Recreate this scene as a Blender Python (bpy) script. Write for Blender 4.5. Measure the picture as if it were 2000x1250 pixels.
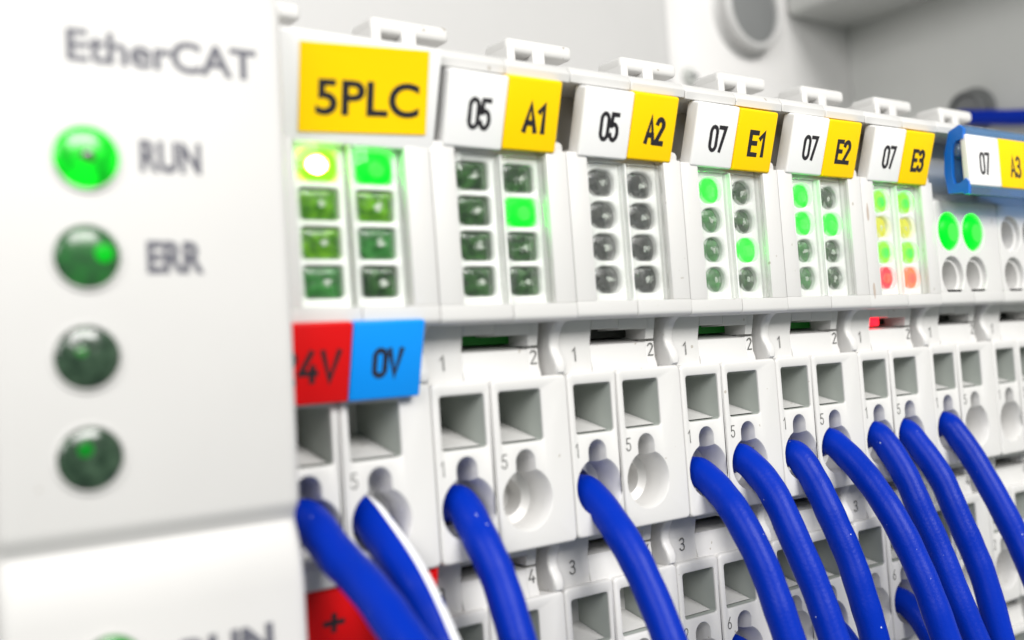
import bpy, bmesh, math, random
from mathutils import Vector, Matrix
random.seed(4)
S = 0.001                      # everything below is written in millimetres
scene = bpy.context.scene
for o in list(bpy.data.objects):
    bpy.data.objects.remove(o)

# ------------------------------------------------------------------ camera
cam = bpy.data.cameras.new('camera'); camo = bpy.data.objects.new('camera', cam)
scene.collection.objects.link(camo); scene.camera = camo
camo.location = (-26.5316 * S, -61.7603 * S, 1.4650 * S)
camo.rotation_mode = 'XYZ'; camo.rotation_euler = (1.61777724, 0.07010024, -0.63516279)
cam.sensor_fit = 'HORIZONTAL'; cam.sensor_width = 36.0; cam.lens = 2070 / 2000 * 36
cam.clip_start = 0.002; cam.clip_end = 10
cam.dof.use_dof = True; cam.dof.focus_distance = 92 * S; cam.dof.aperture_fstop = 25
scene.render.resolution_x = 1024; scene.render.resolution_y = 640

# ------------------------------------------------------------------ light
world = bpy.data.worlds.new('World'); scene.world = world; world.use_nodes = True
bg = world.node_tree.nodes['Background']
bg.inputs[0].default_value = (0.88, 1.0, 0.93, 1); bg.inputs[1].default_value = 0.22

def area(name, loc, target, size, power, col):
    l = bpy.data.lights.new(name, 'AREA'); l.shape = 'RECTANGLE'; l.size = size[0] * S; l.size_y = size[1] * S
    l.energy = power; l.color = col
    o = bpy.data.objects.new(name, l); scene.collection.objects.link(o)
    o.location = Vector(loc) * S
    d = Vector(target) - Vector(loc)
    o.rotation_euler = d.to_track_quat('-Z', 'Y').to_euler()
    return o
area('ceiling_lamp', (80, -520, 330), (35, 0, -8), (360, 200), 4.85, (1.0, 0.98, 0.955))
area('left_fill', (-340, -260, 190), (10, 0, 0), (260, 200), 1.5, (1.0, 0.98, 0.96))  # unseen fill light added at the left to brighten the coupler side
scene.view_settings.view_transform = 'Standard'; scene.view_settings.look = 'None'
scene.view_settings.exposure = 0.03; scene.view_settings.gamma = 1.0
scene.render.engine = 'CYCLES'
scene.cycles.max_bounces = 10; scene.cycles.diffuse_bounces = 6; scene.cycles.transparent_max_bounces = 16

# ------------------------------------------------------------------ materials
def material(name):
    m = bpy.data.materials.new(name); m.use_nodes = True
    return m, m.node_tree.nodes, m.node_tree.links, m.node_tree.nodes['Principled BSDF']

def plastic(name, col, rough=0.42, var=0.03, bump=0.02, scale=900, spec=0.45, sss=0.0, coat=0.0, dust=None):
    m, N, L, b = material(name)
    co = N.new('ShaderNodeTexCoord'); oi = N.new('ShaderNodeObjectInfo'); tc = N.new('ShaderNodeVectorMath'); tc.operation = 'ADD'
    cl = N.new('ShaderNodeCombineXYZ')                    # every object gets its own patch of the grain
    m3 = N.new('ShaderNodeVectorMath'); m3.operation = 'SCALE'; m3.inputs[3].default_value = 7.3
    L.new(oi.outputs['Random'], cl.inputs[0]); L.new(oi.outputs['Random'], cl.inputs[2]); L.new(cl.outputs[0], m3.inputs[0])
    L.new(co.outputs['Object'], tc.inputs[0]); L.new(m3.outputs[0], tc.inputs[1])
    n1 = N.new('ShaderNodeTexNoise'); n1.inputs['Scale'].default_value = 140; n1.inputs['Detail'].default_value = 5
    n2 = N.new('ShaderNodeTexNoise'); n2.inputs['Scale'].default_value = scale * 4; n2.inputs['Detail'].default_value = 3
    L.new(tc.outputs[0], n1.inputs['Vector']); L.new(tc.outputs[0], n2.inputs['Vector'])
    mix = N.new('ShaderNodeMix'); mix.data_type = 'RGBA'
    mix.inputs[6].default_value = (*[c * (1 - var) for c in col], 1)
    mix.inputs[7].default_value = (*[min(1, c * (1 + var)) for c in col], 1)
    L.new(n1.outputs['Fac'], mix.inputs[0]); src = mix.outputs[2]
    if dust:                     # sparse specks: (colour, noise scale, threshold)
        n3 = N.new('ShaderNodeTexNoise'); n3.inputs['Scale'].default_value = dust[1]; n3.inputs['Detail'].default_value = 1
        L.new(tc.outputs[0], n3.inputs['Vector'])
        rp = N.new('ShaderNodeMapRange'); rp.inputs[1].default_value = dust[2]; rp.inputs[2].default_value = dust[2] + .02
        L.new(n3.outputs['Fac'], rp.inputs[0])
        mx = N.new('ShaderNodeMix'); mx.data_type = 'RGBA'; L.new(rp.outputs[0], mx.inputs[0]); L.new(src, mx.inputs[6])
        mx.inputs[7].default_value = (*dust[0], 1); src = mx.outputs[2]
    L.new(src, b.inputs['Base Color'])
    mr = N.new('ShaderNodeMapRange'); mr.inputs[3].default_value = rough - 0.08; mr.inputs[4].default_value = rough + 0.1
    L.new(n1.outputs['Fac'], mr.inputs[0]); L.new(mr.outputs[0], b.inputs['Roughness'])
    bp = N.new('ShaderNodeBump'); bp.inputs['Strength'].default_value = bump * 5; bp.inputs['Distance'].default_value = 0.02 * S
    L.new(n2.outputs['Fac'], bp.inputs['Height']); L.new(bp.outputs[0], b.inputs['Normal'])
    b.inputs['Specular IOR Level'].default_value = spec
    b.inputs['Coat Weight'].default_value = coat
    if sss:
        b.inputs['Subsurface Weight'].default_value = sss; b.inputs['Subsurface Radius'].default_value = (1, .9, .8)
        b.inputs['Subsurface Scale'].default_value = 0.6 * S
    return m

def glow(name, col, strength, base=None, patchy=False):
    m, N, L, b = material(name)
    b.inputs['Base Color'].default_value = (*(base or col), 1)
    b.inputs['Emission Color'].default_value = (*col, 1); b.inputs['Emission Strength'].default_value = strength
    b.inputs['Roughness'].default_value = 0.35; b.inputs['Specular IOR Level'].default_value = .12
    if patchy:                   # the die shows unevenly through the moulded lens
        tc = N.new('ShaderNodeTexCoord'); nz = N.new('ShaderNodeTexNoise'); nz.inputs['Scale'].default_value = 900; nz.inputs['Detail'].default_value = 2
        rp = N.new('ShaderNodeMapRange'); rp.inputs[1].default_value = .36; rp.inputs[2].default_value = .6; rp.inputs[3].default_value = strength * .22; rp.inputs[4].default_value = strength
        L.new(tc.outputs['Object'], nz.inputs['Vector']); L.new(nz.outputs['Fac'], rp.inputs[0]); L.new(rp.outputs[0], b.inputs['Emission Strength'])
        b.inputs['Specular IOR Level'].default_value = .5; b.inputs['Roughness'].default_value = .2
    return m

def clear(name, tint, rough=0.05, white=0.0, refract=0.0):
    m, N, L, b = material(name)
    out = N['Material Output'] if 'Material Output' in N else N.new('ShaderNodeOutputMaterial')
    tr = N.new('ShaderNodeBsdfTransparent'); tr.inputs[0].default_value = (*tint, 1)
    gl = N.new('ShaderNodeBsdfGlossy'); gl.inputs['Roughness'].default_value = rough
    df = N.new('ShaderNodeBsdfTranslucent'); df.inputs[0].default_value = (.9, .9, .88, 1)
    d2 = N.new('ShaderNodeBsdfDiffuse'); d2.inputs[0].default_value = (*[.55 * t + .35 * (t > .9) for t in tint], 1)
    fr = N.new('ShaderNodeFresnel'); fr.inputs[0].default_value = 1.62
    tc = N.new('ShaderNodeTexCoord')
    nz = N.new('ShaderNodeTexNoise'); nz.inputs['Scale'].default_value = 700; nz.inputs['Detail'].default_value = 2
    L.new(tc.outputs['Object'], nz.inputs['Vector'])
    bp = N.new('ShaderNodeBump'); bp.inputs['Strength'].default_value = 0.3; bp.inputs['Distance'].default_value = 0.1 * S
    L.new(nz.outputs['Fac'], bp.inputs['Height'])
    L.new(bp.outputs[0], gl.inputs['Normal']); L.new(bp.outputs[0], fr.inputs['Normal'])
    m0 = N.new('ShaderNodeMixShader'); m0.inputs[0].default_value = white
    first = tr
    if refract:
        rf = N.new('ShaderNodeBsdfGlass'); rf.inputs['IOR'].default_value = 1.45; rf.inputs['Roughness'].default_value = .02; rf.inputs[0].default_value = (*tint, 1)
        L.new(bp.outputs[0], rf.inputs['Normal'])
        first = N.new('ShaderNodeMixShader'); first.inputs[0].default_value = refract
        L.new(tr.outputs[0], first.inputs[1]); L.new(rf.outputs[0], first.inputs[2])
    L.new(first.outputs[0], m0.inputs[1]); L.new(d2.outputs[0], m0.inputs[2])
    m1 = N.new('ShaderNodeMixShader')
    geo = N.new('ShaderNodeNewGeometry'); inv = N.new('ShaderNodeMath'); inv.operation = 'SUBTRACT'; inv.inputs[0].default_value = 1
    L.new(geo.outputs['Backfacing'], inv.inputs[1])
    mul = N.new('ShaderNodeMath'); mul.operation = 'MULTIPLY'; L.new(fr.outputs[0], mul.inputs[0]); L.new(inv.outputs[0], mul.inputs[1])
    L.new(mul.outputs[0], m1.inputs[0])
    if refract: mul.inputs[1].default_value = 0; L.remove(mul.inputs[1].links[0])
    L.new(m0.outputs[0], m1.inputs[1]); L.new(gl.outputs[0], m1.inputs[2])
    L.new(m1.outputs[0], out.inputs['Surface'])
    return m

def led_off(name, dark, mid):
    m, N, L, b = material(name)
    tc = N.new('ShaderNodeTexCoord')
    nz = N.new('ShaderNodeTexNoise'); nz.inputs['Scale'].default_value = 1500; nz.inputs['Detail'].default_value = 4
    L.new(tc.outputs['Object'], nz.inputs['Vector'])
    cr = N.new('ShaderNodeValToRGB'); cr.color_ramp.elements[0].position = .38; cr.color_ramp.elements[1].position = .68
    cr.color_ramp.elements[0].color = (*dark, 1); cr.color_ramp.elements[1].color = (*mid, 1)
    L.new(nz.outputs['Fac'], cr.inputs[0]); L.new(cr.outputs[0], b.inputs['Base Color'])
    bp = N.new('ShaderNodeBump'); bp.inputs['Strength'].default_value = .5; bp.inputs['Distance'].default_value = .15 * S
    L.new(nz.outputs['Fac'], bp.inputs['Height']); L.new(bp.outputs[0], b.inputs['Normal'])
    b.inputs['Roughness'].default_value = .18; b.inputs['Coat Weight'].default_value = .6
    return m

M = {
    'white': plastic('white_plastic', (.605, .597, .586), .40, .03, .03, dust=((.40, .37, .33), 1500, .765)),
    'panel': plastic('panel_plastic', (.565, .555, .545), .48, .03, .04, dust=((.45, .43, .40), 1600, .80)),
    'glue': plastic('dried_glue', (.42, .35, .30), .6, .2, .1),
    'shaftshade': plastic('shaft_shade_grey', (.34, .365, .34), .45, .04, .04),  # darker grey for the shaft walls, standing in for cavity shade
    'tagwhite': plastic('white_tag_plastic', (.80, .795, .79), .35, .01, .02),
    'yellow': plastic('yellow_tag_plastic', (.93, .585, .001), .45, .02, .02, spec=.12),
    'red': plastic('red_tag_plastic', (.60, .004, .005), .42, .04, .02, spec=.2),
    'cyan': plastic('blue_tag_plastic', (.003, .25, .78), .42, .03, .02, spec=.2),
    'ink': plastic('black_ink', (.012, .010, .014), .5, .1, .0),
    'greyink': plastic('grey_ink', (.10, .10, .125), .5, .1, .0),
    'moulded': plastic('grey_moulded_numeral', (.10, .10, .095), .5, .05, .0),
    'wire': plastic('blue_wire_insulation', (.0003, .0225, .34), .34, .16, .22, scale=1000, spec=.10, dust=((.45, .5, .65), 2200, .80)),
    'wirewhite': plastic('white_wire_stripe', (.82, .82, .84), .4, .02, .02),
    'tray': plastic('clear_tray_plastic', (.88, .88, .865), .16, .10, .25, coat=.8),
    'pcb': plastic('green_circuit_board', (.004, .24, .012), .5, .2, .05),
    'pcbdark': plastic('dark_circuit_board', (.012, .016, .011), .5, .2, .05),
    'chip': plastic('led_chip', (.55, .58, .53), .3, .1, .05),
    'steel': plastic('clamp_steel', (.42, .43, .41), .35, .1, .02),
    'cabinet': plastic('cabinet_shaded_grey', (.52, .525, .512), .5, .03, .04),  # darker than the back wall; stands in for weaker light on these faces
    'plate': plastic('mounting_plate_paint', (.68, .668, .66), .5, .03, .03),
    'duct': plastic('duct_plastic', (.48, .475, .47), .5, .02, .02),
    'rubber': plastic('grey_rubber', (.16, .165, .165), .6, .1, .05),
    'bluesolid': plastic('blue_holder_edge', (.003, .14, .58), .3, .05, .02),
    'clear': clear('clear_lens', (.99, .995, .99), refract=.28),
    'blueclear': clear('blue_clear_plastic', (.30, .55, .86), white=.35, rough=.15),
    'on': glow('green_led_on', (.0, 1.0, .004), 8.0, (.0, .05, .0)),
    'on2': glow('lime_led_on', (.06, 1.0, .004), 6.5, (.01, .05, .0)),
    'glare': glow('yellow_glare', (1.0, .95, .06), 1.6, (.2, .2, .02)),
    'core': glow('green_core', (.05, 1.0, .06), 1.6, (.0, .05, .0)),
    'redcore': glow('red_core', (1.0, .16, .09), 1.1, (.1, .0, .0)),
    'hot': glow('blown_green_led', (.72, 1.0, .14), 40.0, (.3, .5, .1)),
    'panelon': glow('panel_green_led', (.0, 1.0, .01), .95, (.0, .25, .01), patchy=True),
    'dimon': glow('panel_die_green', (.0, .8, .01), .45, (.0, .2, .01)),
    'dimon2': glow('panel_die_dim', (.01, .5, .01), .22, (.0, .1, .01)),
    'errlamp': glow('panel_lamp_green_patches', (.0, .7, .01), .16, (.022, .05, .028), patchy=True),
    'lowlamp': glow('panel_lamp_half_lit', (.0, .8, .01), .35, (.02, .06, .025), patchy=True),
    'redon': glow('red_led_on', (1.0, .008, .02), 3.5, (.1, .0, .0)),
    'orangeon': glow('orange_led_on', (1.0, .17, .05), 1.3, (.2, .05, .02)),
    'yellowon': glow('yellow_led_dim', (.62, .60, .02), .55, (.45, .45, .02)),
    'off_green': led_off('green_led_off', (.006, .028, .006), (.04, .12, .03)),
    'off_mid': led_off('mid_green_led_off', (.010, .09, .012), (.05, .24, .05)),
    'off_spill': led_off('glow_tinted_led_off', (.025, .12, .004), (.15, .40, .012)),  # unlit lens; green glow of the bright lamp nearby put into its colour
    'off_grey': led_off('grey_led_off', (.006, .0065, .006), (.05, .05, .047)),
    'off_panel': led_off('panel_led_off', (.012, .030, .016), (.045, .085, .05)),
}

# ------------------------------------------------------------------ mesh helpers (mm)
def new(): return bmesh.new()

def link(name, bm, mat, parent=None, smooth=38, xf=None):
    """one mesh object from a bmesh in millimetres; parent transforms are plain translations"""
    if xf is not None: bm.transform(xf)
    bmesh.ops.scale(bm, vec=(S, S, S), verts=bm.verts)
    me = bpy.data.meshes.new(name); bm.to_mesh(me); bm.free()
    if smooth:
        me.shade_smooth(); me.set_sharp_from_angle(angle=math.radians(smooth))
    mats = mat if isinstance(mat, (list, tuple)) else [mat]
    for mm in mats: me.materials.append(M[mm])
    o = bpy.data.objects.new(name, me); scene.collection.objects.link(o)
    if parent: o.parent = parent
    return o

def thing(name, label, cat, loc=(0, 0, 0), group=None):
    o = bpy.data.objects.new(name, None); scene.collection.objects.link(o)
    o.empty_display_size = .004
    o.location = Vector(loc) * S; o['label'] = label; o['category'] = cat
    if group: o['group'] = group
    return o

def tag(o, label, cat, group=None):
    o['label'] = label; o['category'] = cat
    if group: o['group'] = group
    return o

def box(bm, x0, x1, y0, y1, z0, z1, bev=0.0, seg=2, mat=0):
    b = bmesh.new(); bmesh.ops.create_cube(b, size=1)
    bmesh.ops.scale(b, vec=(x1 - x0, y1 - y0, z1 - z0), verts=b.verts)
    bmesh.ops.translate(b, vec=((x0 + x1) / 2, (y0 + y1) / 2, (z0 + z1) / 2), verts=b.verts)
    if bev: bmesh.ops.bevel(b, geom=list(b.edges), offset=bev, segments=seg, profile=.5, affect='EDGES', clamp_overlap=True)
    for f_ in b.faces: f_.material_index = mat
    join(bm, b)

def join(bm, b):
    me = bpy.data.meshes.new('tmp'); b.to_mesh(me); b.free(); bm.from_mesh(me); bpy.data.meshes.remove(me)

def prism_x(bm, prof, x0, x1, bev=0.0, seg=3, mat=0):
    """polygon prof [(y,z)...] extruded along x"""
    b = bmesh.new()
    a = [b.verts.new((x0, y, z)) for y, z in prof]; c = [b.verts.new((x1, y, z)) for y, z in prof]
    f0 = b.faces.new(a); f1 = b.faces.new(c[::-1]); n = len(prof)
    for i in range(n): b.faces.new((a[i], c[i], c[(i + 1) % n], a[(i + 1) % n]))
    bmesh.ops.recalc_face_normals(b, faces=b.faces)
    if bev:
        ed = [e for e in b.edges if (e.verts[0].co.x == e.verts[1].co.x)]
        bmesh.ops.bevel(b, geom=ed, offset=bev, segments=seg, profile=.5, affect='EDGES', clamp_overlap=True)
    for f_ in b.faces: f_.material_index = mat
    join(bm, b)

def rrect(x0, x1, z0, z1, r, g=0.0, n=4):
    x0 -= g; x1 += g; z0 -= g; z1 += g; r = max(.02, r + g * .6); pts = []
    for cx, cz, a0 in ((x1 - r, z1 - r, 0), (x0 + r, z1 - r, 90), (x0 + r, z0 + r, 180), (x1 - r, z0 + r, 270)):
        for i in range(n + 1):
            a = math.radians(a0 + 90 * i / n); pts.append((cx + r * math.cos(a), cz + r * math.sin(a)))
    return pts

def circle(cx, cz, r, n=24): return [(cx + r * math.cos(2 * math.pi * i / n), cz + r * math.sin(2 * math.pi * i / n)) for i in range(n)]

def keyhole(cx, cz, R, r, cz2, n=28, m=10):
    a = math.asin(min(.99, r / R)); pts = []
    s, e = math.pi / 2 + a, math.pi / 2 - a + 2 * math.pi
    for i in range(n + 1):
        t = s + (e - s) * i / n; pts.append((cx + R * math.cos(t), cz + R * math.sin(t)))
    for i in range(m + 1):
        t = math.pi * i / m; pts.append((cx + r * math.cos(t), cz2 + r * math.sin(t)))
    return pts

def ring(bm, pts, y): return [bm.verts.new((x, y, z)) for x, z in pts]

def bridge(bm, A, B, mat=0):
    n = len(A)
    for i in range(n):
        f_ = bm.faces.new((A[i], A[(i + 1) % n], B[(i + 1) % n], B[i])); f_.material_index = mat

def plate(bm, x0, x1, z0, z1, y, depth, r=.35, bev=.18, holes=()):
    """front plate facing -y with rounded rim; holes: list of lists of (loop, y) from the front inwards, last one capped"""
    b = bmesh.new()
    k = [(1, 0), (.62, .08), (.29, .29), (.08, .62), (0, 1)]
    loops = [ring(b, rrect(x0, x1, z0, z1, r, -bev * i), y + bev * j) for i, j in k]
    loops.append(ring(b, rrect(x0, x1, z0, z1, r), y + depth))
    for A, B in zip(loops, loops[1:]): bridge(b, A, B)
    edges = []
    def eds(L):
        out = []
        for i in range(len(L)):
            e = b.edges.get((L[i], L[(i + 1) % len(L)])) or b.edges.new((L[i], L[(i + 1) % len(L)])); out.append(e)
        return out
    edges += eds(loops[0])
    for h in holes:
        hl = [ring(b, p, yy) for p, yy in h]
        m_ = 1 if len(h) == 4 else 0          # the square shafts get a darker grey that paints in their shade
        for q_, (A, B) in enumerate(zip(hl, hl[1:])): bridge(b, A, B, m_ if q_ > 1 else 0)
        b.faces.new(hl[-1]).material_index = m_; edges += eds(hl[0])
    bmesh.ops.triangle_fill(b, use_beauty=True, use_dissolve=False, edges=edges, normal=(0, -1, 0))
    bmesh.ops.recalc_face_normals(b, faces=b.faces)
    join(bm, b)

def dome(bm, c, r, h, n=20, rings=6, mat=0, sx=1.0):
    """shallow dome bulging towards -y with its rim at c"""
    b = bmesh.new(); prev = None
    for i in range(rings):
        t = math.pi / 2 * i / rings; rr = r * math.cos(t); yy = c[1] - h * math.sin(t)
        cur = [b.verts.new((c[0] + rr * sx * math.cos(2 * math.pi * j / n), yy, c[2] + rr * math.sin(2 * math.pi * j / n))) for j in range(n)]
        if prev: bridge(b, prev, cur)
        prev = cur
    top = b.verts.new((c[0], c[1] - h, c[2]))
    for j in range(n): b.faces.new((prev[j], prev[(j + 1) % n], top))
    bmesh.ops.recalc_face_normals(b, faces=b.faces)
    for f_ in b.faces: f_.material_index = mat
    join(bm, b)

def tube(bm, pts, r, n=16, per=8, mat=0):
    P = [Vector(p) for p in pts]; path = []
    for i in range(len(P) - 1):
        p0 = P[max(i - 1, 0)]; p1 = P[i]; p2 = P[i + 1]; p3 = P[min(i + 2, len(P) - 1)]
        for j in range(per):
            t = j / per; path.append(.5 * ((2 * p1) + (p2 - p0) * t + (2 * p0 - 5 * p1 + 4 * p2 - p3) * t * t + (3 * p1 - p0 - 3 * p2 + p3) * t ** 3))
    path.append(P[-1])
    up = Vector((1, 0, 0)); loops = []; frames = []
    for i, q in enumerate(path):
        d = (path[min(i + 1, len(path) - 1)] - path[max(i - 1, 0)]).normalized()
        u = (up - d * up.dot(d)).normalized(); v = d.cross(u); up = u
        frames.append((q, u, v))
        rv = r * (1 + .012 * math.sin(i * .9 + pts[0][0]) + .01 * math.sin(i * .37 + 2 * pts[0][0])); q = q + u * (.05 * math.sin(i * .31 + pts[0][0]))
        loops.append([bm.verts.new(q + rv * (math.cos(2 * math.pi * j / n) * u + math.sin(2 * math.pi * j / n) * v)) for j in range(n)])
    for A, B in zip(loops, loops[1:]):
        bridge(bm, A, B, mat)
    bm.faces.new(loops[0]); bm.faces.new(loops[-1][::-1])
    bmesh.ops.recalc_face_normals(bm, faces=bm.faces)
    return frames

def arc(cx, cy, rx, ry, a0, a1, n=12):
    return [(cx + rx * math.cos(math.radians(a0 + (a1 - a0) * i / n)), cy + ry * math.sin(math.radians(a0 + (a1 - a0) * i / n))) for i in range(n + 1)]
# narrow single-stroke characters: (width, strokes) on a cap height of 1
GLYPH = {
    '0': (.44, [arc(.22, .76, .22, .24, 0, 180) + arc(.22, .24, .22, .24, 180, 360) + [(.44, .76)]]),
    '1': (.24, [[(0, .76), (.2, 1), (.2, 0)]]),
    '2': (.44, [arc(.22, .76, .21, .24, 165, -25) + [(.0, 0), (.44, 0)]]),
    '3': (.44, [arc(.21, .77, .2, .23, 160, -85) + arc(.2, .27, .23, .27, 85, -160), [(.13, .54), (.24, .54)]]),
    '4': (.48, [[(.3, 1), (0, .28), (.48, .28)], [(.36, .5), (.36, 0)]]),
    '5': (.44, [[(.42, 1), (.07, 1), (.03, .55)] + arc(.2, .31, .23, .31, 130, -160)]),
    '6': (.46, [[(.36, 1), (.06, .48)] + arc(.23, .27, .22, .27, 150, -210, 20)]),
    '7': (.42, [[(0, 1), (.42, 1), (.14, 0)]]),
    'A': (.5, [[(0, 0), (.25, 1), (.5, 0)], [(.08, .3), (.42, .3)]]),
    'E': (.4, [[(.4, 1), (0, 1), (0, 0), (.4, 0)], [(0, .52), (.34, .52)]]),
    'V': (.5, [[(0, 1), (.25, 0), (.5, 1)]]),
    '+': (.8, [[(0, .5), (.8, .5)], [(.4, .1), (.4, .9)]]),
}
def stroke_bm(body, w, h, pen):
    """pen-drawn characters fitted to w x h, centred, facing -y; every stroke a thin solid of its own depth"""
    x = 0; strokes = []
    for ch in body:
        gw, st = GLYPH[ch]
        strokes += [[(x + px, py_) for px, py_ in s_] for s_ in st]; x += gw + .17
    tot = x - .17; bm = bmesh.new(); k = 0
    for s_ in strokes:
        P = [Vector(((px / tot - .5) * (w - pen), (py_ - .5) * (h - pen))) for px, py_ in s_]
        P = [p for i, p in enumerate(P) if i == 0 or (p - P[i - 1]).length > 1e-4]
        lft, rgt = [], []
        for i, p in enumerate(P):
            a = (p - P[i - 1]).normalized() if i else None; c = (P[i + 1] - p).normalized() if i < len(P) - 1 else None
            if a is None: a = c; p = p - c * pen * .4
            if c is None: c = a; p = p + a * pen * .4
            n = Vector((-(a + c).y, (a + c).x)); n = n.normalized() if n.length > 1e-3 else Vector((-a.y, a.x))
            m = min(1.8, 1 / max(.4, n.dot(Vector((-a.y, a.x))))) * pen / 2 * random.uniform(.93, 1.07)
            lft.append(p + n * m); rgt.append(p - n * m)
        y = -.006 - .003 * k; k += 1
        V = [[bm.verts.new((q.x, yy, q.y)) for q in side] for side in (lft, rgt) for yy in (y, .01)]
        for i in range(len(P) - 1):
            bm.faces.new((V[0][i], V[0][i + 1], V[2][i + 1], V[2][i]))
            bm.faces.new((V[0][i], V[1][i], V[1][i + 1], V[0][i + 1])); bm.faces.new((V[2][i], V[2][i + 1], V[3][i + 1], V[3][i]))
    bmesh.ops.recalc_face_normals(bm, faces=bm.faces)
    return bm

_tc = {}
def text_bm(body, w, h, bold=0.0):
    """text mesh in (u, v) fitted to w x h, centred on the origin, in the plane facing -y"""
    if all(ch in GLYPH for ch in body): return stroke_bm(body, w, h, bold if bold > .05 else h * .135)
    key = (body, bold)
    if key not in _tc:
        cu = bpy.data.curves.new('t', 'FONT'); cu.body = body; cu.size = 1; cu.offset = bold; cu.extrude = .004; cu.resolution_u = 6
        to = bpy.data.objects.new('t', cu); scene.collection.objects.link(to)
        dg = bpy.context.evaluated_depsgraph_get(); me = bpy.data.meshes.new_from_object(to.evaluated_get(dg))
        bpy.data.objects.remove(to); bpy.data.curves.remove(cu); _tc[key] = me
    bm = bmesh.new(); bm.from_mesh(_tc[key])
    xs = [v.co.x for v in bm.verts]; ys = [v.co.y for v in bm.verts]
    cx, cy = (min(xs) + max(xs)) / 2, (min(ys) + max(ys)) / 2
    sx = w / (max(xs) - min(xs)); sy = h / (max(ys) - min(ys))
    for v in bm.verts:
        u, q, t = (v.co.x - cx) * sx, (v.co.y - cy) * sy, v.co.z
        v.co = Vector((u, -t * 3.0, q))
    return bm

def lettering(body, w, h, at, parent, mat='ink', bold=0.0, tilt=0.0, roll=0.0, name='lettering'):
    bm = text_bm(body, w, h, bold)
    xf = Matrix.Translation(Vector(at)) @ Matrix.Rotation(tilt, 4, 'X') @ Matrix.Rotation(roll, 4, 'Y')
    return link(name, bm, mat, parent, smooth=0, xf=xf)

# ------------------------------------------------------------------ the cabinet behind
def structure(o): o['kind'] = 'structure'; return o
bm = new(); box(bm, -220, 151, 60, 62, -220, 110); structure(link('back_wall', bm, 'plate'))
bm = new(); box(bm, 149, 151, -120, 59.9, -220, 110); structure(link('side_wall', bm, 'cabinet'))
bm = new(); box(bm, 131, 148.9, -40, 59.9, 62.4, 110, 1.2, 3)
tag(link('gland_box', bm, 'cabinet'), 'plain grey box filling the upper cabinet corner behind the terminals', 'box')

# cable grommet in the back wall: thick ring with a dark bore
def grommet(c, R, r, label, mat_ring, axis='y'):
    t = thing('cable_grommet', label, 'grommet', c)
    prof = [(R + .8, 0), (R, -.8), (R, -2.6), (R - .5, -3.1), (r + .3, -3.1), (r, -2.8), (r, 0.0)]
    def lathe(prof, n=40):
        b = bmesh.new(); L = []
        for i in range(n):
            a = 2 * math.pi * i / n
            L.append([b.verts.new((q * math.cos(a), y, q * math.sin(a))) for q, y in prof])
        for i in range(n):
            for j in range(len(prof) - 1): b.faces.new((L[i][j], L[(i + 1) % n][j], L[(i + 1) % n][j + 1], L[i][j + 1]))
        bmesh.ops.recalc_face_normals(b, faces=b.faces); return b
    xf = Matrix.Rotation(-math.pi / 2, 4, 'Z') if axis == 'x' else None
    link('ring', lathe(prof), mat_ring, t, xf=xf)
    b = new(); dome(b, (0, -2.2, 0), r, .25, 32)
    link('membrane', b, 'rubber', t, xf=xf)
    return t
grommet((119.2, 60, 61.3), 7.3, 6.0, 'round grey cable grommet on the back wall in the upper cabinet corner', 'duct')
grommet((149, 35.9, 40.6), 3.4, 2.6, 'small dark ring on the grey side wall above a blue wire', 'rubber', axis='x')  # dark round mark above the wire, built as a ring

bm = new(); box(bm, 20, 97.5, 57, 59.9, 20, 109, 1.0, 3)
d = tag(link('wiring_duct', bm, 'duct'), 'pale blurred wiring duct on the back wall behind the release latches', 'wiring duct')
t = thing('wall_screw', 'small blurred grey screw on the back wall between two latches', 'screw', (104.2, 60, 48.3))
bm = new(); dome(bm, (0, 0, 0), 1.7, 1.1, 20); link('screw_head', bm, 'steel', t)
bm = new(); box(bm, -1.1, 1.1, -1.25, -.9, -.22, .22); link('drive_slot', bm, 'rubber', t)

# ------------------------------------------------------------------ terminals
DY, DZ = 2.1, -16.4            # every row of connections steps back and down by this much
HZ = -7.9                      # height of the wire holes in the first row

def wire_hole(cx, cz, y):
    k = lambda R, r, dz=0: keyhole(cx, cz, R, r, cz + 2.72 + dz)
    return [(k(2.30, .92), y), (k(2.22, .86), y + .07), (k(2.02, .82, -.05), y + .95), (k(1.98, .80, -.05), y + 2.4),
            (keyhole(cx, cz, 1.35, .5, cz + 1.2), y + 2.7), (keyhole(cx, cz, 1.3, .45, cz + 1.2), y + 4.2)]

def square_hole(x0, x1, z0, z1, y):
    return [(rrect(x0, x1, z0, z1, .25, .10), y), (rrect(x0, x1, z0, z1, .25, .03), y + .05), (rrect(x0, x1, z0, z1, .25), y + .16),
            (rrect(x0 + .1, x1 - .1, z0 + .15, z1 - .1, .25), y + 6.5)]

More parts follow.
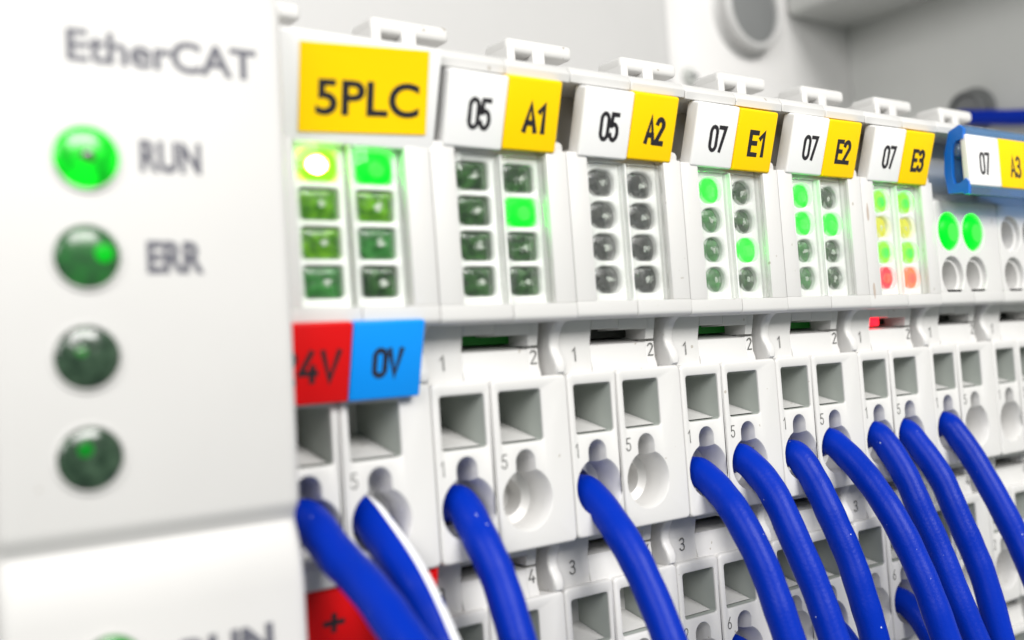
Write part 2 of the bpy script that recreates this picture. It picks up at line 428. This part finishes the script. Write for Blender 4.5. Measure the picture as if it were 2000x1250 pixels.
def build_row(i):
    """two contact columns, the recess above them and the ribs, as one moulded block"""
    y, z = DY * i, DZ * i
    bm = new()
    plate(bm, .03, 4.97, z - 11.5, z + .92, y, 7.5, .4, .22, [square_hole(.62, 4.37, z - 3.78, z, y), wire_hole(2.52, z + HZ, y)])
    plate(bm, 5.03, 11.97, z - 11.5, z + .92, y - .03, 7.5, .4, .22, [square_hole(5.6, 9.42, z - 3.78, z, y - .03), wire_hole(7.62, z + HZ, y - .03)])
    for bx0, bx1, yy in ((.72, 4.27, y), (5.7, 9.32, y - .03)):   # sloping floor of each shaft
        prism_x(bm, [(yy + .7, z - 3.66), (yy + 6.3, z - 2.1), (yy + 6.3, z - 3.68)], bx0, bx1)
    # recess strip above the columns
    yb = y + .6
    prism_x(bm, [(yb - .25, z + 4.95), (yb + 7, z + 4.95), (yb + 7, z + .3), (yb + .1, z + .3), (yb + .15, z + 1.6), (yb + .2, z + 2.9)], .03, 3.2, .05)
    prism_x(bm, [(yb - .25, z + 4.95), (yb + 2.4, z + 4.95), (yb + 2.4, z + 4.2), (yb - .15, z + 4.15)], 3.2, 6.0, .04)
    prism_x(bm, [(yb - .25, z + 4.95), (yb + 2.4, z + 4.95), (yb + 2.4, z + 4.08), (yb - .13, z + 4.03)], 6.03, 9.1, .04)
    prism_x(bm, [(yb - .25, z + 4.95), (yb + 7, z + 4.95), (yb + 7, z + 3.22), (yb + .15, z + 3.2)], 9.1, 10.0, .05)
    prism_x(bm, [(yb + .2, z + 2.92), (yb + 3.2, z + 3.45), (yb + 7, z + 3.45), (yb + 7, z + .3), (yb - .1, z + .3), (yb - .02, z + 1.2), (yb + .16, z + 1.7)], 3.2, 9.1, .05)
    prism_x(bm, [(yb + .2, z + 2.99), (yb + 7, z + 3.0), (yb + 7, z + .3), (yb - .1, z + .3), (yb - .02, z + 1.2), (yb + .16, z + 1.7)], 9.1, 10.05, .05)
    # channel floor and the rib with its bump at the right end
    box(bm, 10.0, 11.2, yb + 2.0, yb + 7, z + .3, z + 4.95)
    prism_x(bm, [(y - .9, z + 5.0), (y - .1, z + 4.5), (y + .35, z + 3.8), (y + .5, z + 3.1), (y + .35, z + 2.6), (y + .02, z + 2.1), (y - .16, z + 1.6), (y - .12, z + 1.1), (y + .3, z + .75), (y + 5, z + .6), (y + 5, z + 5.0)], 11.0, 11.97, .36, 4)
    return bm

def build_head(kind):
    """upper body around the indicator window, tag seat and top ridge"""
    bm = new(); y = -1.87
    if kind == 'window':
        box(bm, .03, 2.0, y, 6, 6.15, 17.4, .07, 2)
        box(bm, 10.05, 11.97, y, 6, 6.15, 17.4, .07, 2)
        box(bm, 2.0, 10.05, -.15, 6, 6.1, 17.4)
    else:
        plate(bm, .03, 11.97, 6.0, 15.6, y, 7.5, .4, .2,
              [[(circle(cx, cz, 2.06), y), (circle(cx, cz, 1.98), y + .07), (circle(cx, cz, 1.9), y + .5), (circle(cx, cz, 1.55), y + .55), (circle(cx, cz, 1.5), y + 3.2)]
               for cx in (2.48, 6.95) for cz in (12.4, 7.88)])
        prism_x(bm, [(y + .1, 15.6), (y + 2.2, 16.9), (6, 16.9), (6, 15.5), (y + .4, 15.5)], .03, 11.97, .05)
    # lip under the window, split in the middle
    lip = [(y, 6.15), (y - .01, 5.3), (y + .06, 5.08), (y + .2, 4.95), (y + .5, 4.88), (y + 1.0, 4.86), (6, 4.98), (6, 6.15)]
    prism_x(bm, lip, .03, 6.08, .06); prism_x(bm, [(a - .03, b_ - .01) for a, b_ in lip], 6.13, 11.97, .06)
    # seat behind the tag, with two bosses showing between neighbouring tags
    box(bm, .03, 11.97, .9, 6, 16.7, 22.6)
    if kind == 'window':
        box(bm, 2.0, 10.05, -.9, 6, 16.95, 18.2, .1)
    box(bm, 10.75, 11.97, -1.75, 3, 20.9, 22.8, .45, 4)
    box(bm, 10.75, 11.97, -1.75, 3, 16.7, 18.2, .45, 4)
    # ridge along the top
    r = [(-2.9, 22.35), (-3.05, 22.9), (-2.7, 23.5), (-2.2, 23.7), (6, 23.75), (6, 22.35)]
    prism_x(bm, r, .03, 6.03, .1); prism_x(bm, r, 6.08, 11.97, .1)
    # body reaching back to the rail
    box(bm, .05, 11.95, 5.9, 59.5, -66, 23.6, .3)
    return bm

def build_latch():
    bm = new(); y0, y1 = 3.0, 7.2
    box(bm, -1.1, -.25, y0, y1, 23.6, 26.75, .2, 3)
    box(bm, 1.4, 2.65, y0, y1, 23.6, 26.75, .12, 3)
    box(bm, -1.1, 5.6, y0 + .004, y1 - 1.0, 26.2, 27.45, .45, 5)
    box(bm, -.3, 1.45, y0 + .5, y1, 26.45, 27.2, .1)
    box(bm, -.25, 1.4, y0 - .6, y1, 23.6, 25.05, .3, 4)
    box(bm, -1.0, 4.6, y0 + 2.6, y1 + 5, 23.7, 25.4, .3, 3)
    return bm

TAG_T, TAG_B = Vector((0, -3.55, 22.05)), Vector((0, -2.0, 17.05))
TUP = (TAG_T - TAG_B).normalized(); TN = Vector((0, -TUP.z, TUP.y)); TILT = math.atan2(-TUP.y, TUP.z)
def tag_xf(u): return Matrix.Translation(TAG_B + Vector((u, 0, 0))) @ Matrix.Rotation(TILT, 4, 'X')
H = (TAG_T - TAG_B).length
def marker_tag(parent, u0, u1, mat, text, label, tw=2.0, th=2.25, bold=.012, cu=.53):
    bm = new(); box(bm, 0, u1 - u0, 0, 1.35, 0, H, .22, 4)
    jit = Matrix.Translation(Vector((0, random.uniform(-.05, .05), random.uniform(-.08, .08)))) @ Matrix.Rotation(random.uniform(-.012, .012), 4, 'Y')
    o = link('marker_tag', bm, mat, parent, xf=tag_xf(u0) @ jit); o['label'] = label
    b = text_bm(text, tw, th, bold)
    b.transform(tag_xf(u0) @ jit @ Matrix.Translation(Vector(((u1 - u0) * cu, -.012, H * .46))))
    link('lettering', b, 'ink', o, smooth=0)
    return o

WX = (4.02, 8.1); WZ = (15.32, 12.83, 10.35, 7.85)
def lens(bm, cx, cz, hw, hh, r, y, h):
    """cushion-shaped lens filling its well, bulging towards -y"""
    b = bmesh.new(); L = [ring(b, rrect(cx - hw * q, cx + hw * q, cz - hh * q, cz + hh * q, r * q, 0, 5), y - h * k) for q, k in ((1, 0), (.92, .38), (.74, .72), (.48, .93), (.2, 1))]
    for A, B in zip(L, L[1:]): bridge(b, A, B)
    b.faces.new(L[-1]); bmesh.ops.recalc_face_normals(b, faces=b.faces); join(bm, b)

def build_window(parent, states, rad=.62, HW=1.40, HH=1.06):
    """white tray with eight wells, an indicator in each, two clear panes over them"""
    bm = new()
    for x0, x1, cx in ((2.06, 5.86, WX[0]), (6.20, 9.88, WX[1])):
        holes = []
        for cz in WZ:
            q = lambda hw, hh, r, g=0: rrect(cx - hw, cx + hw, cz - hh, cz + hh, r, g, 6)
            holes.append([(q(HW, HH, rad, .07), -1.0), (q(HW, HH, rad), -.93), (q(HW - .05, HH - .04, rad), -.5), (q(HW - .06, HH - .05, rad), -.3), (q(HW - .07, HH - .06, rad), -.25)])
        plate(bm, x0, x1, 6.2, 16.85, -1.0, .8, .1, .05, holes)
    tray = link('lamp_tray', bm, 'tray', parent)
    bm = new(); box(bm, 5.8, 6.26, -.35, -.2, 6.2, 16.85); box(bm, 9.8, 10.05, -.35, -.2, 6.2, 16.85)
    link('dark_backing', bm, 'rubber', tray)  # dark strips put behind the pane gaps in place of deep shade
    for x0, x1 in ((2.06, 5.93), (6.13, 9.9)):
        bm = new(); box(bm, x0, x1, -1.82, -1.2, 6.16, 16.9, .17, 3)
        box(bm, x0 + .06, x0 + .2, -1.2, -.6, 6.3, 16.8); box(bm, x1 - .16, x1 - .02, -1.2, -.6, 6.3, 16.8)
        link('window_pane', bm, 'clear', tray)
    bm = new(); box(bm, 5.99, 6.07, -1.7, -.5, 6.2, 16.8); link('divider', bm, 'tray', tray)
    names = {'on': 'lit green lamp', 'on2': 'lit lime green lamp', 'hot': 'lamp glaring white and yellow', 'redon': 'lit red lamp', 'orangeon': 'lit orange lamp', 'yellowon': 'dim yellow lamp'}
    for i, cx in enumerate(WX):
        for j, cz in enumerate(WZ):
            st = states[j][i]; on = st in names and st != 'yellowon'
            bm = new()
            lens(bm, cx, cz, (HW - .02) * (1.03 if on else 1), (HH - .02) * (1.04 if on else 1), 1.0 if on else rad, -.62 if not on else -.9, .26 if not on else .2)
            led = link('indicator_lamp', bm, {'hot': 'on2'}.get(st, st), parent)
            if st in names: led['label'] = names[st]
            if st == 'hot':
                bm = new(); dome(bm, (cx - .1, -.9, cz), .9, .2, 20, 4, sx=1.22); link('glare', bm, 'glare', led)
                bm = new(); dome(bm, (cx - .1, -1.0, cz), .66, .17, 16, 4, sx=1.25); link('die', bm, 'hot', led)
            elif on:
                bm = new(); dome(bm, (cx + .1, -1.08, cz - .05), .55, .05, 16, 3, sx=1.15); link('die', bm, {'on': 'core', 'on2': 'core', 'redon': 'redcore', 'orangeon': 'redcore'}[st], led)
            else:
                bm = new()
                for n in range(5):
                    a, d = random.uniform(0, 6.28), random.uniform(.05, .3) if n else 0
                    dome(bm, (cx + .2 + d * math.cos(a), -.84, cz + d * math.sin(a)), random.uniform(.09, .17) + (.1 if n == 0 else 0), .08, 8, 3)
                link('die', bm, 'chip', led)
    return tray

off4 = lambda s: [[s, s] for _ in range(4)]
SPEC = [
    (1, '05', 'A1', off4('off_green'), {(1, 1): 'on'}, 'pcb', 'white terminal with tags 05 and A1 and one lit green lamp'),
    (2, '05', 'A2', off4('off_grey'), {}, 'pcbdark', 'white terminal with tags 05 and A2, all eight lamps dark grey'),
    (3, '07', 'E1', [['off_mid', 'off_green']] * 4, {(0, 0): 'on', (2, 1): 'on'}, 'pcb', 'white terminal with tags 07 and E1 and two lit green lamps'),
    (4, '07', 'E2', [['off_mid', 'off_green']] * 4, {(0, 0): 'on', (1, 0): 'on', (1, 1): 'on'}, 'pcb', 'white terminal with tags 07 and E2 and three lit green lamps'),
    (5, '07', 'E3', off4('on2'), {(1, 0): 'yellowon', (1, 1): 'yellowon', (3, 0): 'redon', (3, 1): 'orangeon'}, 'pcbdark', 'white terminal with tags 07 and E3 showing green, yellow and red lamps'),
    (6, None, None, None, {}, 'pcbdark', 'white terminal with two big round lit green lamps under the blue tag holder'),
    (7, None, None, None, {}, 'pcbdark', 'white terminal with unlit round lamp holes at the picture edge'),
]
GROUP = 'white terminals clipped side by side in a row'

def shared(store, key, make, name, mat, parent):
    """first call builds the mesh, later calls share its data"""
    if key not in store: store[key] = link(name, make(), mat, parent); return store[key]
    o = store[key].copy(); scene.collection.objects.link(o); o.parent = parent; return o
STORE = {}
def board_bm(i):
    bm = new(); y, z = DY * i, DZ * i
    box(bm, 3.25, 9.05, y + 3.0, y + 3.6, z + 3.5, z + 4.9); return bm

def common(t, kind, board):
    shared(STORE, 'head' + kind, lambda: build_head(kind), 'housing', 'white', t)
    for i in range(3): shared(STORE, 'row%d' % i, lambda: build_row(i), 'connection_row', ['white', 'shaftshade'], t)
    shared(STORE, 'latch', build_latch, 'release_latch', 'white', t)
    for i in range(2): shared(STORE, 'board%d%s' % (i, board if i == 0 else 'pcbdark'), lambda: board_bm(i), 'circuit_board', board if i == 0 else 'pcbdark', t)
    for i in range(2):
        y, z = DY * i, DZ * i; n = [('1', '2', '1', '5'), ('3', '4', '2', '6')][i]
        for key, body, x, yy, zz, w, h in (('a', n[0], 1.5, y + .68, z + 2.3, .36 if i == 0 else .6, 1.1), ('b', n[1], 9.55, y + .70, z + 2.35, .62, 1.05),
                                           ('c', n[2], .52, y - .012, z - 4.95, .3 if i == 0 else .5, 1.1), ('d', n[3], 5.72, y - .042, z - 5.0, .52, 1.05)):
            key = 'num%d%s' % (i, key)
            if key not in STORE: STORE[key] = lettering(body, w, h, (x, yy, zz), t, 'moulded', .095, name='numeral')
            else:
                o = STORE[key].copy(); scene.collection.objects.link(o); o.parent = t

for k, a, b_, st, ov, board, label in SPEC:
    t = thing('bus_terminal', label, 'terminal', (12 * k, random.uniform(-.05, .05), random.uniform(-.05, .05)), GROUP)
    kind = 'window' if k < 6 else 'round'
    common(t, kind, board)
    if k < 6:
        states = [[ov.get((j, i), st[j][i]) for i in range(2)] for j in range(4)]
        build_window(t, states, *{1: (.4, 1.4, 1.06), 2: (.85, 1.38, 1.06)}.get(k, (1.0, 1.2, 1.05)))
        marker_tag(t, 1.0, 5.97, 'tagwhite', a, 'white tag reading ' + a, tw=2.0, bold=.33, cu=.55)
        marker_tag(t, 6.0, 10.8, 'yellow', b_, 'yellow tag reading ' + b_, tw=2.15, bold=.40)
    else:
        for cx in (2.48, 6.95):
            lit = k == 6
            if lit:
                bm = new(); dome(bm, (cx, -1.5, 12.4), 1.85, .75, 28, 7); o = link('indicator_lamp', bm, 'on', t); o['label'] = 'big round lit green lamp'
                bm = new(); dome(bm, (cx + .1, -2.2, 12.3), .95, .06, 20, 3); link('die', bm, 'core', o)
    if k == 5:
        for zz, hh in ((14.1, .9), (6.6, .75)):            # old glue smears on the left cheek
            bm = new(); dome(bm, (0, 0, 0), 1, .02, 14, 3)
            for v in bm.verts: v.co.x *= .16 * random.uniform(.7, 1.3); v.co.z *= hh * random.uniform(.8, 1.15)
            link('glue_smear', bm, 'glue', t, xf=Matrix.Translation(Vector((.75, -1.88, zz))))
        bm = new(); box(bm, 3.3, 5.7, 1.3, 2.0, 3.35, 4.12, .1); o = link('indicator_lamp', bm, 'redon', t); o['label'] = 'red lamp glowing inside the slot'

# ------------------------------------------------------------------ power feed terminal
t0 = thing('power_terminal', 'white power terminal with yellow 5PLC label and red and blue voltage tags', 'terminal', (0, 0, 0), GROUP)
common(t0, 'window', 'pcbdark')
build_window(t0, [['hot', 'on'], ['off_spill', 'off_spill'], ['off_spill', 'off_mid'], ['off_mid', 'off_green']], .3)
bm = new(); box(bm, .6, 12.35, .05, 1.4, -.55, H + 1.0, .18, 3)
lp = link('label_plate', bm, 'tagwhite', t0, xf=tag_xf(0))
bm = new(); box(bm, 0, 9.25, -.06, .04, 0, H + .25, .02, 1)
XF = tag_xf(2.3) @ Matrix.Translation(Vector((0, 0, .1))) @ Matrix.Rotation(-math.radians(2.9), 4, 'Y')
yl = link('label_sticker', bm, 'yellow', lp, xf=XF); yl['label'] = 'yellow sticker reading 5PLC'
b = text_bm('5PLC', 7.5, 2.25, .022); b.transform(XF @ Matrix.Translation(Vector((4.85, -.075, 2.2)))); link('lettering', b, 'ink', yl, smooth=0)

def hang_tag(x0, x1, zt, zb, yt, yb, mat, text, label, tw, th, name='voltage_tag', tx=None, tz=.47):
    up = Vector((0, yt - yb, zt - zb)); h = up.length; tilt = math.atan2(-(yt - yb), zt - zb)
    xf = Matrix.Translation(Vector((x0, yb, zb))) @ Matrix.Rotation(tilt, 4, 'X')
    bm = new(); box(bm, 0, x1 - x0, 0, .9, 0, h, .14, 3)
    o = link(name, bm, mat, t0, xf=xf); o['label'] = label
    if text:
        b = text_bm(text, tw, th, .36); b.transform(xf @ Matrix.Translation(Vector((tx if tx else (x1 - x0) / 2, -.012, h * tz)))); link('lettering', b, 'ink', o, smooth=0)
hang_tag(.2, 5.2, 5.15, .15, -2.3, -.9, 'red', '24V', 'red tag reading 24V, its left half hidden', 4.3, 2.2, tx=2.15)
hang_tag(5.24, 10.5, 5.15, .15, -2.35, -.95, 'cyan', '0V', 'light blue tag reading 0V', 2.3, 2.05)
hang_tag(.2, 11.95, -11.4, -16.0, .4, 1.2, 'red', '+', 'red tag with a black plus sign behind the wires', 1.6, 1.6, tx=3.9)

# ------------------------------------------------------------------ bus coupler with its front panel
tc_ = thing('bus_coupler', 'white coupler panel lettered EtherCAT with a column of round lamps', 'coupler', (0, 0, 0))
def py(z): return -5.05 - .045 * (z - 5)
def lower(z): return -4.55 - .03 * (z + 9)
prof = [(20, 24.2), (py(24) + 1.2, 24.2), (py(24) + .35, 24.0), (py(24), 23.3)]
prof += [(py(-5.0), -5.0), (py(-5.0) + .15, -5.5), (py(-5.0) + .6, -5.9), (py(-5) + .75, -6.3)]
prof += [(-4.18, -7.1), (-4.42, -7.9), (-4.58, -8.8), (-4.66, -9.8), (-4.3, -30), (-4.0, -66), (20, -66)]
bm = new(); prism_x(bm, prof, -16.3, -.05, .75, 5)
link('front_panel', bm, 'panel', tc_)
bm = new(); box(bm, -16.0, -.1, 19, 59.5, -66, 24); link('housing', bm, 'white', tc_)
o = STORE['latch'].copy(); scene.collection.objects.link(o); o.parent = tc_; o.location = Vector((-12, -6.5, .4)) * S
TP = math.atan(.045)
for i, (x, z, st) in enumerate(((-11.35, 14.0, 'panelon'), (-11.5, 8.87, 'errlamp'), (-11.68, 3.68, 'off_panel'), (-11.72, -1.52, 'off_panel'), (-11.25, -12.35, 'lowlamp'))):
    y = py(z) if z > -5 else -4.70
    # collar, lens and the die inside
    bm = new(); b = bmesh.new()
    A = [ring(b, circle(x, z, r, 32), y + q) for r, q in ((1.86, .02), (1.84, -.10), (1.72, -.12), (1.66, .3))]
    for p_, q_ in zip(A, A[1:]): bridge(b, p_, q_)
    bmesh.ops.recalc_face_normals(b, faces=b.faces); join(bm, b)
    col = link('lamp_collar', bm, 'panel', tc_)
    bm = new(); dome(bm, (x, y + .05, z), 1.68, .42, 32, 8)
    led = link('indicator_lamp', bm, st, tc_)
    led['label'] = 'lit green lamp beside RUN' if i == 0 else 'dark green unlit lamp'
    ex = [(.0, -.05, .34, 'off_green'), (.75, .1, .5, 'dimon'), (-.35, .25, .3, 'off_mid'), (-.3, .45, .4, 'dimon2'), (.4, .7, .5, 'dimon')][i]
    bm = new(); rr = math.hypot(ex[0], ex[1]); dome(bm, (x + ex[0], y + .04 - .42 * math.sqrt(max(0, 1 - (rr / 1.68) ** 2)), z + ex[1]), ex[2], .07, 16, 4); link('die', bm, ex[3], led)
lettering('EtherCAT', 10.3, 1.75, (-7.0, py(20) - .02, 19.75), tc_, 'greyink', .026, TP)
lettering('RUN', 3.35, 1.75, (-6.95, py(14) - .02, 14.2), tc_, 'greyink', .04, TP)
lettering('ERR', 3.1, 1.75, (-6.9, py(9) - .02, 8.8), tc_, 'greyink', .04, TP)
lettering('RUN', 5.2, 1.75, (-5.0, -4.74, -12.55), tc_, 'greyink', .03)

# ------------------------------------------------------------------ blue tag holder over the last two terminals
th_ = thing('tag_holder', 'translucent blue tag holder clipped across two terminals, tags 07 and A3', 'tag holder', (72, 0, 0))
X0, X1 = .9, 24.2
cprof = [(-3.6, 22.3), (-4.75, 22.75), (-5.2, 22.3), (-5.05, 21.3), (-4.3, 21.2), (-4.0, 20.9), (-3.75, 20.3), (-3.6, 17.8), (-3.75, 17.0), (-4.35, 16.95), (-4.95, 17.35),
         (-5.3, 16.95), (-5.15, 15.75), (-4.75, 15.75), (-4.5, 15.95), (-3.0, 16.1), (-2.75, 18.2), (-2.95, 20.2)]
bm = new(); prism_x(bm, cprof, X0 + .5, X1, .0); link('channel', bm, 'blueclear', th_)
bm = new(); prism_x(bm, cprof, X0, X0 + .49, .03, 1); link('end_rim', bm, 'bluesolid', th_)
bm = new(); box(bm, X0 + .3, X0 + 1.6, -4.6, -3.4, 19.6, 21.2, .5, 4); link('clip_boss', bm, 'blueclear', th_)
for u0, u1, mat, tx, w in ((1.1, 7.1, 'tagwhite', '07', 1.95), (7.12, 13.0, 'yellow', 'A3', 2.2)):
    bm = new(); box(bm, u0, u1, -5.35, -4.6, 16.6, 21.75, .18, 3); o = link('marker_tag', bm, mat, th_); o['label'] = ('white tag reading ' if mat == 'tagwhite' else 'yellow tag reading ') + tx
    lettering(tx, w, 2.35, ((u0 + u1) / 2, -5.365, 18.9), o, 'ink', .012)

# ------------------------------------------------------------------ wires
WIRES = [
    ([[2.5, 5.0, -7.9], [2.5, 2.42, -7.47], [2.5, 0.44, -7.04], [2.8, -2.27, -8.75], [3.1, -4.81, -10.16], [3.4, -7.14, -11.76], [3.7, -8.97, -13.27], [4.0, -11.01, -15.23], [4.42, -13.28, -19.49], [4.93, -13.21, -29.86], [5.23, -11.21, -45.86]]),
    ([[7.6, 5.0, -7.9], [7.6, 3.4, -7.72], [7.6, 2.39, -7.55], [7.72, 0.03, -9.18], [7.84, -2.05, -10.87], [7.96, -3.63, -12.62], [8.08, -5.15, -14.79], [8.2, -6.42, -17.06], [8.38, -7.77, -22.05], [8.78, -7.25, -32.79], [9.08, -5.25, -48.79]]),
    ([[14.5, 5.0, -7.9], [14.5, 2.74, -7.79], [14.5, 1.07, -7.69], [14.62, -0.47, -9.37], [14.74, -1.8, -11.19], [14.86, -2.84, -13.49], [14.98, -4.01, -16.39], [15.1, -4.85, -18.94], [15.28, -5.5, -24.24], [15.67, -4.63, -35.13], [15.97, -2.63, -51.13]]),
    ([[26.5, 5.0, -7.9], [26.5, 2.82, -8.2], [26.5, 1.24, -8.49], [26.62, -0.85, -10.32], [26.74, -2.64, -12.4], [26.86, -4.09, -14.99], [26.98, -5.84, -18.57], [27.1, -6.79, -21.31], [27.27, -7.5, -26.59], [27.65, -6.65, -37.47], [27.95, -4.65, -53.47]]),
    ([[38.5, 5.0, -7.9], [38.5, 2.65, -8.09], [38.5, 0.89, -8.28], [38.62, -1.11, -9.89], [38.74, -2.63, -11.68], [38.86, -4.2, -14.51], [38.98, -5.55, -17.91], [39.1, -6.54, -20.96], [39.22, -7.22, -24.0], [39.37, -7.49, -29.4], [39.75, -6.43, -40.35], [40.05, -4.43, -56.35]]),
    ([[43.6, 5.0, -7.9], [43.6, 2.62, -7.72], [43.6, 0.83, -7.54], [43.72, -1.05, -9.11], [43.84, -2.59, -11.33], [43.96, -4.15, -14.82], [44.08, -5.59, -18.43], [44.2, -6.79, -21.97], [44.32, -7.6, -25.09], [44.47, -8.0, -30.46], [44.84, -7.01, -41.39], [45.14, -5.01, -57.39]]),
    ([[50.5, 5.0, -7.9], [50.5, 2.51, -7.92], [50.5, 0.62, -7.94], [50.62, -0.54, -9.48], [50.74, -1.68, -11.52], [50.86, -2.83, -14.24], [50.98, -4.05, -17.46], [51.1, -4.93, -20.65], [51.22, -5.47, -23.63], [51.34, -5.75, -27.05], [51.48, -5.48, -32.53], [51.85, -4.14, -43.53], [52.15, -2.14, -59.53]]),
    ([[55.6, 5.0, -7.9], [55.6, 2.53, -7.57], [55.6, 0.66, -7.24], [55.72, -1.13, -8.68], [55.84, -3.2, -11.03], [55.96, -5.14, -13.89], [56.08, -6.7, -17.36], [56.2, -8.01, -20.75], [56.32, -8.95, -24.11], [56.44, -9.69, -27.46], [56.58, -9.95, -32.86], [56.95, -8.88, -43.82], [57.25, -6.88, -59.82]]),
    ([[62.5, 5.0, -7.9], [62.5, 2.44, -7.55], [62.5, 0.48, -7.21], [62.62, -0.95, -9.02], [62.74, -2.42, -11.75], [62.86, -3.54, -14.77], [62.98, -4.82, -18.09], [63.1, -6.08, -21.8], [63.22, -7.46, -25.78], [63.34, -8.52, -29.26], [63.47, -9.08, -34.58], [63.84, -8.17, -45.5], [64.14, -6.17, -61.5]]),
    ([[67.6, 5.0, -7.9], [67.6, 2.5, -7.66], [67.6, 0.61, -7.42], [67.72, -0.94, -9.29], [67.84, -2.59, -12.0], [67.96, -3.82, -15.16], [68.08, -5.0, -18.49], [68.2, -6.01, -21.78], [68.32, -6.96, -26.91], [68.44, -7.38, -30.64], [68.57, -7.23, -36.11], [68.93, -5.95, -47.1], [69.23, -3.95, -63.1]]),
    ([[74.5, 5.0, -7.9], [74.5, 2.37, -7.58], [74.5, 0.34, -7.26], [74.62, -0.96, -8.95], [74.74, -2.33, -11.27], [74.86, -4.01, -14.55], [74.98, -5.68, -18.5], [75.1, -6.85, -21.65], [75.22, -8.57, -26.61], [75.34, -9.82, -30.78], [75.45, -10.37, -36.11], [75.81, -9.44, -47.03], [76.11, -7.44, -63.03]]),
]
WL = ['thick blue wire running in front of the red plus tag, beside the coupler panel', 'blue wire with a white stripe below the blue 0V tag',
      'single blue wire from the terminal tagged A1', 'single blue wire from the terminal tagged A2',
      'blue wire entering the left hole of the terminal tagged E1', 'blue wire entering the right hole of the terminal tagged E1',
      'blue wire entering the left hole of the terminal tagged E2', 'blue wire entering the right hole of the terminal tagged E2',
      'blue wire entering the left hole of the terminal tagged E3', 'blue wire entering the right hole of the terminal tagged E3',
      'blue wire below the two big round green lamps']
for i, pts in enumerate(WIRES):
    bm = new(); fr = tube(bm, pts, 1.25, 20, 8)
    w = tag(link('connecting_wire', bm, 'wire', smooth=80), WL[i], 'wire', 'blue wires leaving the terminals')
    if i == 1:
        bm = new(); L = []
        for q, u, v in fr:
            L.append([bm.verts.new(q + 1.275 * (math.cos(a) * u + math.sin(a) * v)) for a in [math.radians(18 + 8.5 * j) for j in range(9)]])
        for A, B in zip(L, L[1:]):
            for j in range(8): bm.faces.new((A[j], A[j + 1], B[j + 1], B[j]))
        link('stripe', bm, 'wirewhite', w, smooth=80)
for hx, lab in ((43.62, 'tip of a blue wire at the bottom edge below E1'), (55.62, 'blue wire half hidden in the lower row below E2'),
                (67.62, 'dark shaded blue wire in the lower row below E3')):
    y, z = DY, DZ + HZ
    bm = new(); tube(bm, [(hx, y + 4.5, z), (hx, y + 1.6, z), (hx, y - .4, z - .7), (hx, y - 2.0, z - 2.6), (hx + .1, y - 3.2, z - 5.6), (hx + .2, y - 3.9, z - 10), (hx + .2, y - 3.8, z - 22), (hx, y - 2, z - 36)], 1.25, 20, 8)
    tag(link('connecting_wire', bm, 'wire', smooth=80), lab, 'wire', 'blue wires leaving the terminals')
bm = new(); tube(bm, [(148.5, 37.0, 39.7), (146, 36.3, 39.5), (145.7, 31, 38.25), (145.8, 25.7, 37.0), (146, 10, 34), (146, -20, 28)], 1.3, 16, 6)
tag(link('connecting_wire', bm, 'wire', smooth=80), 'blurred blue wire on the grey cabinet wall above the blue tag holder', 'wire')
